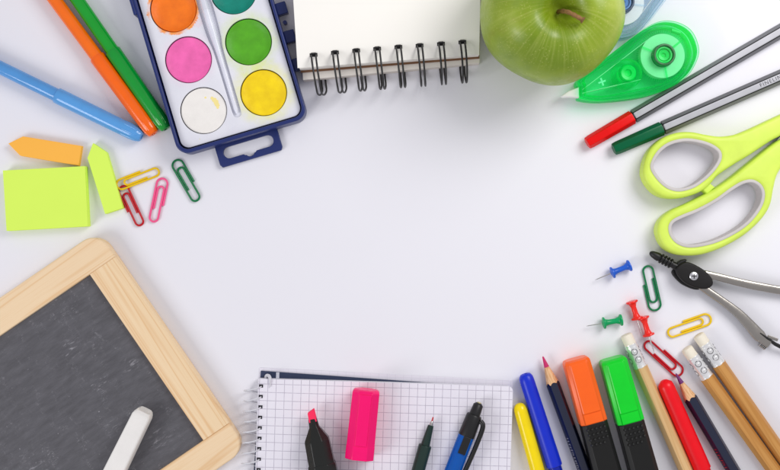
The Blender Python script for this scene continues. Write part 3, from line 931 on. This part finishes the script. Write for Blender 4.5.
# chalk resting on the slate
zb = 5.6
t = lay('chalk_stick', 'square stick of white chalk lying on the slate', 'chalk', 143.2, 411.2, 114, 471, zb + 9, zb=zb)
bm = bmesh.new()
def csec(x, w, h, r):
    q = rrect(-w / 2, w / 2, 0, h, r, 4)
    return [(x, y, z) for y, z in q]
rr = [csec(.0, 5.6, 7.0, 1.6), csec(.5, 7.0, 8.6, 1.5), csec(1.6, 8.2, 9.4, 1.3), csec(3.0, 9.0, 10.0, 1.2)]
for q in range(1, 12): rr.append(csec(3 + q * 6.2, 9.0 + .16 * q, 10.0 + .16 * q, 1.2))
rr[0] = [(x + .9 * (z > 6) , y, z) for x, y, z in rr[0]]
rings(bm, rr)
part_ = part('chalk', bm, mat('white_chalk', srgb(236, 233, 229), rough=.9, var=.03, bmp=.5, bs=1.5, bd=.2, spec=.1), t, smooth=35)
# chalk is one piece: make the mesh itself the thing
c = t.o
part_.parent = None
part_.matrix_basis = Matrix.Translation(c.location) @ Matrix.Rotation(t.ang, 4, 'Z')
for k in ('label', 'category'): part_[k] = c[k]
bpy.data.objects.remove(c)
part_.name = 'chalk_stick'

# ------------------------------------------------------------------ sticky notes
def pad(name, label, pts, z1, m, grp=None, zb=.05):
    a = P(*pts[0], z1)
    t = Thing(name, label, 'sticky notes', (a.x, a.y, 0), 0)
    q = t.l2(pts, z1)
    bm = bmesh.new()
    nl = 7; rr = []
    rnd = random.Random(len(label))
    for k in range(nl + 1):
        dx, dy = rnd.uniform(-.10, .10), rnd.uniform(-.10, .10)
        z = zb + (z1 - zb) * k / nl
        rr.append([(x + dx, y + dy, z) for x, y in q])
    rings(bm, rr)
    o = part(name, bm, m, None, smooth=0, bevel=.08)
    o.location = t.o.location
    o['label'] = label; o['category'] = 'sticky notes'
    if grp: o['group'] = grp
    bpy.data.objects.remove(t.o)
    o.name = name
def paper(name, rgb):
    return mat(name, srgb(*rgb), rough=.75, var=.015, vs=.03, bmp=.12, bs=1.5, bd=.05, spec=.2)
lime_p = paper('lime_paper', (219, 250, 100))
pad('sticky_note_pad', 'rectangular lime yellow sticky note pad above the chalkboard', [(6.7, 231), (88.0, 226.4), (85, 166.2), (3, 170.6)], 5.0, lime_p)
pad('page_flag_pad', 'orange arrow-shaped sticky flag pad above the lime note pad', [(8.4, 143.6), (20, 155.6), (78.6, 165.6), (81.6, 146), (23, 136.4)], 3.2, paper('orange_paper', (255, 186, 78)), 'arrow-shaped page flags')
pad('page_flag_pad', 'lime arrow-shaped sticky flag pad beside the yellow paper clip', [(93, 143.2), (87.4, 158), (105, 213.8), (123, 208), (106.4, 152.2)], 3.4, lime_p, 'arrow-shaped page flags')

# ------------------------------------------------------------------ squared spiral notebook, bottom
ZP = 5.5
a, b = P(258, 378.8, ZP), P(512, 386.5, ZP)
t = Thing('spiral_notebook', 'squared spiral notebook with pens lying on its open page', 'notebook', (a.x, a.y, 0), math.atan2(b.y - a.y, b.x - a.x))
grid = gridpaper('squared_paper', 4.12, 1.2, .38)
gridf = gridpaper('squared_back_sheet', 4.12, 0, 0, .15)
PW = (b - a).length + .6
def sheet(u0, v0, u1, v1, z, depth, x_extra=0):
    p, q = t.l(u0, v0, z), t.l(u1, v1, z)
    d = (q - p).normalized(); n = Vector((d.y, -d.x, 0))
    return [tuple(p.xy), tuple((p + n * depth).xy), tuple((q + n * depth).xy), tuple(q.xy)]
part('back_sheet', poly(sheet(259.5, 367.8, 513, 380.5, .4, 150), .05, .4), gridf, t, smooth=0)
cov = sheet(260.8, 370.8, 508, 388.4, 1.2, 150)
part('navy_cover', poly(cov, .4, 1.2), mat('navy_card', srgb(42, 54, 84), rough=.45, var=.05), t, smooth=0, bevel=.1)
s0 = t.l(276.2, 371.9, 1.25); s1 = t.l(279.4, 372.1, 1.25)
part('cover_stripe', box(s0.x, s1.x, s0.y - 14, s0.y - .15, 1.2, 1.27), mat('pale_print', srgb(214, 216, 226), rough=.5), t, smooth=0)
# page block, right corner rounded
blk = [(0, 0), (0, -150)] + [(PW, -150)] + [(PW - 2.4 + 2.4 * math.cos(math.radians(q * 9)), -2.4 + 2.4 * math.sin(math.radians(q * 9))) for q in range(11)]
part('pages', poly(blk, 1.25, ZP - .35), pagemat('page_edges', srgb(238, 236, 243), srgb(190, 188, 196)), t, smooth=0)
blk2 = [(x + (.35 if x < 1 else -.25), y) for x, y in blk]
pg = part('top_page', poly(blk2, ZP - .25, ZP), grid, t, smooth=0)
pitch = 5.17
hx = t.l(261, 386, ZP)
for k in range(28):
    y = hx.y - k * pitch
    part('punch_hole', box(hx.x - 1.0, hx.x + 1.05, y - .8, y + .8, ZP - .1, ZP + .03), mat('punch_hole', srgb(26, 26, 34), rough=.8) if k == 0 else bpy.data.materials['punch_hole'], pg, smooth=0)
path = []
turns = 28; R_ = 4.3
for k in range(turns * 24 - 8):
    an = 2 * PI * k / 24
    path.append((hx.x - R_ + .2 + R_ * math.cos(an), hx.y - .1 - pitch * k / 24, 4.75 + R_ * math.sin(an)))
wire = mat('pale_wire', srgb(214, 214, 220), rough=.28)
part('spiral_wire', tube(path, .38, None, 10), wire, t)
e = [t.l(u, v, z) for u, v, z in ((266, 380, 2.2), (265.9, 377, 2.4), (266.8, 375.6, 2.6), (268.4, 375.6, 3.0), (269.6, 377, 4.4), (270, 380, 6.1), (270.2, 387, 5.9))]
we = spline(e, 5, False)
part('wire_end', tube(we, [.85 if i < 22 else max(.3, .85 - (i - 22) * .1) for i in range(len(we))], None, 10), wire, t)

# ------------------------------------------------------------------ pens lying on the notebook
def octa(x, w, h, tf, zc0=0.0, bev=None):
    """eight-sided pen section: width w, height h, flat top of width tf, starting at height zc0"""
    k = (w - tf) / 2
    kk = k * .9
    return [(x, -tf / 2, zc0), (x, tf / 2, zc0), (x, w / 2, zc0 + kk), (x, w / 2, zc0 + h - kk), (x, tf / 2, zc0 + h), (x, -tf / 2, zc0 + h), (x, -w / 2, zc0 + h - kk), (x, -w / 2, zc0 + kk)]
ZN = ZP
# open pink marker, black body
t = lay('open_highlighter', 'black uncapped highlighter with a pink chisel tip on the squared page', 'highlighter', 310.6, 408.5, 323, 470, ZN + 6, zb=ZN)
bm = bmesh.new()
rings(bm, [[(1.8, -1.8, 4.4), (.2, 1.7, 4.4), (.2, 1.7, 7.6), (1.8, -1.8, 7.6)], [(6.6, -1.9, 4.0), (6.6, 1.9, 4.0), (6.6, 1.9, 8.0), (6.6, -1.9, 8.0)]])
part('felt_tip', bm, mat('pink_felt', srgb(255, 40, 90), rough=.8, bmp=.3, bs=4), t, smooth=0, bevel=.3)
bk = plastic('marker_black', (30, 31, 29), rough=.2, bmp=.06, bs=3, bd=.03)
bm = bmesh.new()
rings(bm, [octa(5.0, 3.9, 3.9, 1.8, 4.0), octa(5.3, 4.2, 4.2, 2.0, 3.9), octa(9.0, 4.8, 4.8, 2.4, 3.5), octa(9.6, 5.4, 5.2, 2.8, 3.3), octa(15.0, 11.5, 10.4, 5.2, .7), octa(16.0, 11.9, 11.2, 5.6, .3), octa(27.5, 12.5, 11.6, 6.0, .1)])
part('nose', bm, bk, t, smooth=20, bevel=.3)
bm = bmesh.new()
rings(bm, [octa(27.3, 12.9, 11.8, 6.2, .05), octa(28.2, 13.5, 12.0, 6.6, .02), octa(110, 13.5, 12.0, 6.6, .02)])
part('barrel', bm, bk, t, smooth=20, bevel=.3)
# pink cap
t = lay('loose_cap', 'hot pink loose highlighter cap on the squared page', 'pen cap', 366.3, 390, 359, 460.5, ZN + 9, zb=ZN)
pk = plastic('cap_pink', (255, 0, 112), rough=.26)
bm = bmesh.new()
rings(bm, [octa(0, 11.0, 9.0, 5.0, 1.2), octa(.5, 12.3, 10.6, 5.8, .8), octa(1.5, 13.2, 12.2, 6.4, .1), octa(27.2, 13.7, 12.5, 6.9, .02), octa(27.5, 13.9, 12.6, 7.1, .0), octa(34, 13.9, 12.6, 7.1, .0),
           octa(34, 11.6, 10.4, 5.9, 1.1), octa(30, 11.2, 10.0, 5.6, 1.3)])
part('cap', bm, pk, t, smooth=20, bevel=.35)
bm = box(2.0, 27.0, -3.0, 3.0, 12.0, 12.95)
part('pocket_clip', bm, pk, t, bevel=.4)
# dark green open fineliner
t = lay('open_fineliner', 'dark green uncapped fineliner with a red needle tip on the squared page', 'fineliner pen', 433.2, 416.8, 418.3, 470, ZN + 3.2, zb=ZN)
dg = plastic('pen_bottle_green', (28, 50, 44), rough=.34)
part('tip', lathe_x([(0, .05), (.3, .34), (2.4, .4)], 3.3, seg=14), mat('red_ink_tip', srgb(196, 60, 60), rough=.5), t)
part('sleeve', lathe_x([(2.2, .5), (2.6, .75), (4.4, .95)], 3.3, seg=18), chrome, t)
part('nose', lathe_x([(4.2, .9), (4.5, 1.45), (11, 2.0), (14.2, 2.25), (14.6, 2.3)], 3.3, seg=32), dg, t)
part('barrel', lathe_x([(14.4, 2.4), (14.5, 3.05), (15, 3.25), (110, 3.3), (111, 2.8)], 3.3, seg=40), dg, t)
# blue ballpoint
t = lay('ballpoint_pen', 'blue retractable ballpoint pen with black clip on the squared page', 'ballpoint pen', 479.2, 402.8, 453.2, 470, ZN + 4.5, zb=ZN)
bl = clear('clear_blue_barrel', srgb(40, 120, 220), .55, .15, srgb(20, 112, 214))
part('push_button', lathe_x([(.0, .6), (.1, 1.3), (.5, 1.8), (1.2, 2.45), (6.5, 2.75)], 4.5, seg=32), black, t)
part('button_reflection', lathe_x([(-.35, .3), (-.3, 1.0), (.12, 1.1)], 4.5, seg=20), mat('yellow_reflection', srgb(210, 200, 150), rough=.35, metal=.6), t)  # yellowish reflection on the black button's end, painted as a small piece
part('top_collar', lathe_x([(6.2, 2.8), (6.3, 3.5), (7.0, 3.85), (17.0, 4.15), (17.4, 4.1), (17.4, 3.2)], 4.5, seg=40), black, t)
part('barrel', lathe_x([(17.3, 3.3), (17.3, 3.95), (18, 4.05), (100, 4.3), (118, 3.2), (128, 1.2)], 4.5, seg=40), bl, t)
part('refill', lathe_x([(17.6, 1.4), (120, 1.4)], 4.5, seg=20), mat('refill_blue', srgb(20, 70, 160), rough=.4), t)
bm = bmesh.new()
box(17.2, 26, -1.5, 2.2, 7.6, 8.95, bm)
part('clip_root', bm, black, t, bevel=.25)
cpth = spline([(8, 3.6, 6.0), (9.0, 5.2, 6.4), (12, 5.9, 6.6), (20, 5.9, 6.6), (30, 5.5, 6.5), (40, 4.9, 6.2), (44, 4.6, 6.0)], 5, False)
part('pocket_clip', tube(cpth, [1.2 if i < 26 else 1.35 for i in range(len(cpth))], None, 12), black, t)

# ------------------------------------------------------------------ pens and pencils, bottom right
def round_pen(label, u0, v0, u1, v1, r, col, cap_len=None, colb=None, plug=False):
    t = lay('felt_tip_pen', label, 'felt-tip pen', u0, v0, u1, v1, r, group='felt-tip pens along the bottom edge')
    L = cap_len or 58
    if plug:
        prof = [(1.0, 0), (1.0, 1.2), (.1, 1.5), (0, 2.0), (.2, 2.5), (.9, 3.0), (1.8, r - .55), (3.6, r - .35)]
    else:
        prof = [(0, 0), (.05, .7), (.35, 1.6), (1.0, 2.4), (2.0, r - .75), (3.4, r - .42), (5, r - .33)]
    prof += [(9, r - .3), (L - 4, r), (L - .2, r), (L, r - .2), (L, r - .8)]
    part('cap', lathe_x(prof, r, seg=48), col, t)
    part('barrel', lathe_x([(L - .4, r - .7), (146, r - .7), (147, r - 1.3), (147, 0)], r, seg=48), colb or col, t)
    if plug:
        bm = bmesh.new()
        for a in (20, 65, 115, 160):
            c, s = math.cos(math.radians(a)), math.sin(math.radians(a))
            tube([(1.2, 2.2 * c, r + 2.2 * s), (2.4, 3.1 * c, r + 3.1 * s)], .35, bm, 8)
        part('end_vent', bm, mat('vent_blue', srgb(14, 24, 110), rough=.5), t)
round_pen('yellow felt-tip pen lying beside the squared notebook', 518.6, 403, 537.5, 470, 3.7, plastic('pen_yellow', (252, 222, 0), rough=.2))
round_pen('royal blue felt-tip pen between the yellow pen and a dark pencil', 524.8, 373.8, 554.5, 466, 4.0, plastic('pen_royal_blue', (12, 44, 200), rough=.34), 48, plastic('pen_royal_blue_barrel', (10, 34, 160)), plug=True)
round_pen('red felt-tip pen between a plain pencil and a dark pencil', 663.2, 379.8, 703, 470, 4.3, plastic('pen_red', (240, 0, 22), rough=.34), 48.5, plastic('pen_red_barrel', (220, 10, 26)))

def colour_pencil(label, u0, v0, u1, v1, lead, foil):
    a = 3.0
    t = lay('coloured_pencil', label, 'coloured pencil', u0, v0, u1, v1, a, group='dark blue coloured pencils')
    tan = .225
    part('lead', lathe_x([(0, .15), (.4, .42), (5.6, 5.6 * tan + .03)], a, seg=28), mat('lead_' + label.split()[0], lead, rough=.55, var=.1, bmp=.2), t)
    cone = wood('cone_wood_' + label.split()[0], srgb(232, 188, 142), srgb(206, 152, 100), 'X', .4, .15)
    n = 48
    r0 = [(5.4, 5.4 * tan * math.cos(2 * PI * j / n), a + 5.4 * tan * math.sin(2 * PI * j / n)) for j in range(n)]
    edge = hexring(lambda th, r: r / tan + .25 * math.sin(5 * th), a, n)
    bm = bmesh.new(); rings(bm, [r0, edge])
    part('sharpened_wood', bm, cone, t)
    paint = mat('pencil_navy_' + label.split()[0], srgb(18, 26, 52), rough=.24, coat=.3, var=.06)
    bm = bmesh.new()
    edge2 = [(x + .02, y * 1.02, a + (z - a) * 1.02) for x, y, z in edge]
    rings(bm, [edge2, hexring(24, a * 1.02, n, zc=a), hexring(174, a * 1.02, n, zc=a)])
    br = part('barrel', bm, paint, t, smooth=22)
    bm = bmesh.new()
    rnd = random.Random(5 if foil else 9)
    x = 42.0
    while x < 62:
        w_ = rnd.uniform(.5, 1.1)
        y0 = rnd.uniform(-1.1, -.7); y1 = rnd.uniform(.3, 1.0)
        box(x, x + w_ * .5, y0, y1, a * 2.02 + .0, a * 2.02 + .03, bm)
        if rnd.random() < .6: box(x + w_ * .5, x + w_, y1 - .45, y1, a * 2.02 + .0, a * 2.02 + .03, bm)
        x += w_ + rnd.uniform(.3, .7)
    bmesh.ops.scale(bm, vec=(1, .8, 1), verts=bm.verts)
    bmesh.ops.transform(bm, matrix=Matrix.Translation((0, 0, a)) @ Matrix.Rotation(math.radians(60), 4, 'X') @ Matrix.Translation((0, 0, -a)), verts=bm.verts)
    part('foil_print', bm, mat('foil_' + label.split()[0], srgb(150, 150, 160) if foil == 'silver' else srgb(176, 30, 40), rough=.35, metal=.4), br, smooth=0)
colour_pencil('magenta coloured pencil with dark blue barrel beside the orange highlighter', 542.8, 356.4, 584.5, 470, srgb(196, 16, 96), 'silver')
colour_pencil('purple coloured pencil with dark blue barrel right of the red pen', 675.8, 373.4, 733, 470, srgb(110, 34, 110), 'red')

def highlighter(label, u0, v0, u1, v1, col):
    t = lay('highlighter', label, 'highlighter', u0, v0, u1, v1, 11, group='capped highlighters with black bodies')
    bm = bmesh.new()
    rings(bm, [octa(0, 10.6, 9.0, 7.2, .8), octa(.6, 12.0, 11.0, 8.0, .3), octa(1.6, 12.8, 12.0, 8.8, .05), octa(31.8, 13.4, 12.6, 9.4, .0), octa(32.2, 13.4, 12.6, 9.4, .0), octa(32.2, 11.8, 11.0, 8.2, .8)])
    part('cap', bm, col, t, smooth=20, bevel=.4)
    bm = bmesh.new()
    rr = []
    for x, z1, hw in ((.9, 11.4, 4.0), (1.8, 12.35, 4.35), (3, 12.6, 4.4), (24, 13.15, 4.6), (26.4, 13.2, 4.6), (26.9, 12.6, 4.5)):
        rr.append([(x, -hw, 10.6), (x, hw, 10.6), (x, hw, z1 - .45), (x, hw - .7, z1), (x, -hw + .7, z1), (x, -hw, z1 - .45)])
    rings(bm, rr)
    part('pocket_clip', bm, col, t, smooth=25, bevel=.2)
    bm = bmesh.new()
    rings(bm, [octa(31.9, 12.2, 11.6, 8.4, .45), octa(32.4, 13.0, 12.3, 9.0, .1), octa(60, 13.6, 12.8, 9.4, .02), octa(100, 13.6, 12.8, 9.4, .02), octa(101, 12.6, 11.8, 8.6, .4)])
    bd = part('barrel', bm, plastic('highlighter_black', (24, 24, 23), rough=.4, spec=.3, bmp=.1, bs=5, bd=.03), t, smooth=20, bevel=.4)
    bm = bmesh.new()
    for i in range(4):
        for j in range(5):
            x, y = 34.6 + i * 2.5, -4.2 + j * 2.1 + (i % 2) * .0
            if i == 3 and j == 4: continue
            zz = 12.3 + (x - 32.4) / 27.6 * .5
            lathe_z([(.82, zz - .3), (.78, zz + .25), (.5, zz + .7), (0, zz + .82)], x, y, bm, 12)
    part('grip_dots', bm, plastic('dot_black', (34, 34, 33), rough=.16, spec=.6), bd)
highlighter('orange capped highlighter with black dotted barrel, left of the green one', 577, 359.6, 607.5, 470, plastic('cap_orange', (255, 102, 24), rough=.3, sss=0))
highlighter('bright green capped highlighter with black dotted barrel, right of the orange one', 614, 359.2, 644.5, 470, plastic('cap_neon_green', (0, 212, 40), rough=.3, sss=0))

def plain_pencil(label, u0, v0, u1, v1, body):
    a = 3.25
    t = lay('wooden_pencil', label, 'pencil', u0, v0, u1, v1, a, group='plain wooden pencils with erasers')
    part('eraser', lathe_x([(0, 0), (0, 2.3), (.3, 2.75), (1.0, 2.95), (6.3, 2.95)], a, seg=36), mat('eraser_cream', srgb(236, 228, 210), rough=.85, bmp=.3, bs=2, bd=.1) if 'eraser_cream' not in bpy.data.materials else bpy.data.materials['eraser_cream'], t)
    prof = [(5.2, 2.9), (5.2, 3.15), (5.6, 3.22), (6.0, 3.1), (6.6, 3.22), (7.2, 3.22), (15.4, 3.28), (15.8, 3.16), (16.2, 3.3), (16.8, 3.18), (17.2, 3.3), (17.8, 3.3), (17.8, 3.0)]
    fr = part('ferrule', lathe_x(prof, a, seg=48), tin, t)
    bm = bmesh.new()
    for (x, off) in ((9.1, 94), (13.3, 86)):
        for k in range(4):
            an = math.radians(off + k * 90)
            rg = []
            for q in range(20):
                b_ = 2 * PI * q / 20
                th = an + 1.5 * math.sin(b_) / 3.25
                rg.append((x + 1.5 * math.cos(b_), 3.2 * math.cos(th), a + 3.2 * math.sin(th)))
            tube(rg, .2, bm, 8, closed=True)
    part('embossed_ring', bm, tin_shade, fr)  # darker rings paint the shade around the embossed circles
    bm = bmesh.new()
    for (x, off) in ((9.1, 94), (13.3, 86)):
        for k in range(4):
            an = math.radians(off + k * 90)
            d = bmesh.ops.create_uvsphere(bm, u_segments=14, v_segments=8, radius=1)
            M4 = Matrix.Translation((x, 3.2 * math.cos(an), a + 3.2 * math.sin(an))) @ Matrix.Rotation(an, 4, 'X') @ Matrix.Diagonal((.7, .3, .7, 1))
            bmesh.ops.transform(bm, matrix=M4, verts=d['verts'])
    part('embossed_dome', bm, tin, fr)
    bm = bmesh.new()
    rings(bm, [hexring(17.6, a * .98, zc=a), hexring(18.0, a, zc=a), hexring(172, a, zc=a)])
    part('barrel', bm, body, t, smooth=22)
pw1 = wood('pencil_wood_tan', srgb(200, 146, 80), srgb(184, 128, 64), 'X', .2, .03, .42, .25)
pw2 = wood('pencil_wood_pale', srgb(222, 184, 132), srgb(208, 166, 112), 'X', .2, .03, .42, .2)
plain_pencil('pale plain pencil with eraser beside the green highlighter', 626, 334.4, 686, 470, pw2)
plain_pencil('tan plain pencil with eraser, nearer the purple pencil', 686.2, 348, 774, 470, pw1)
plain_pencil('tan plain pencil with eraser, rightmost and nearest the compass', 698.3, 334.8, 791, 468, pw1)
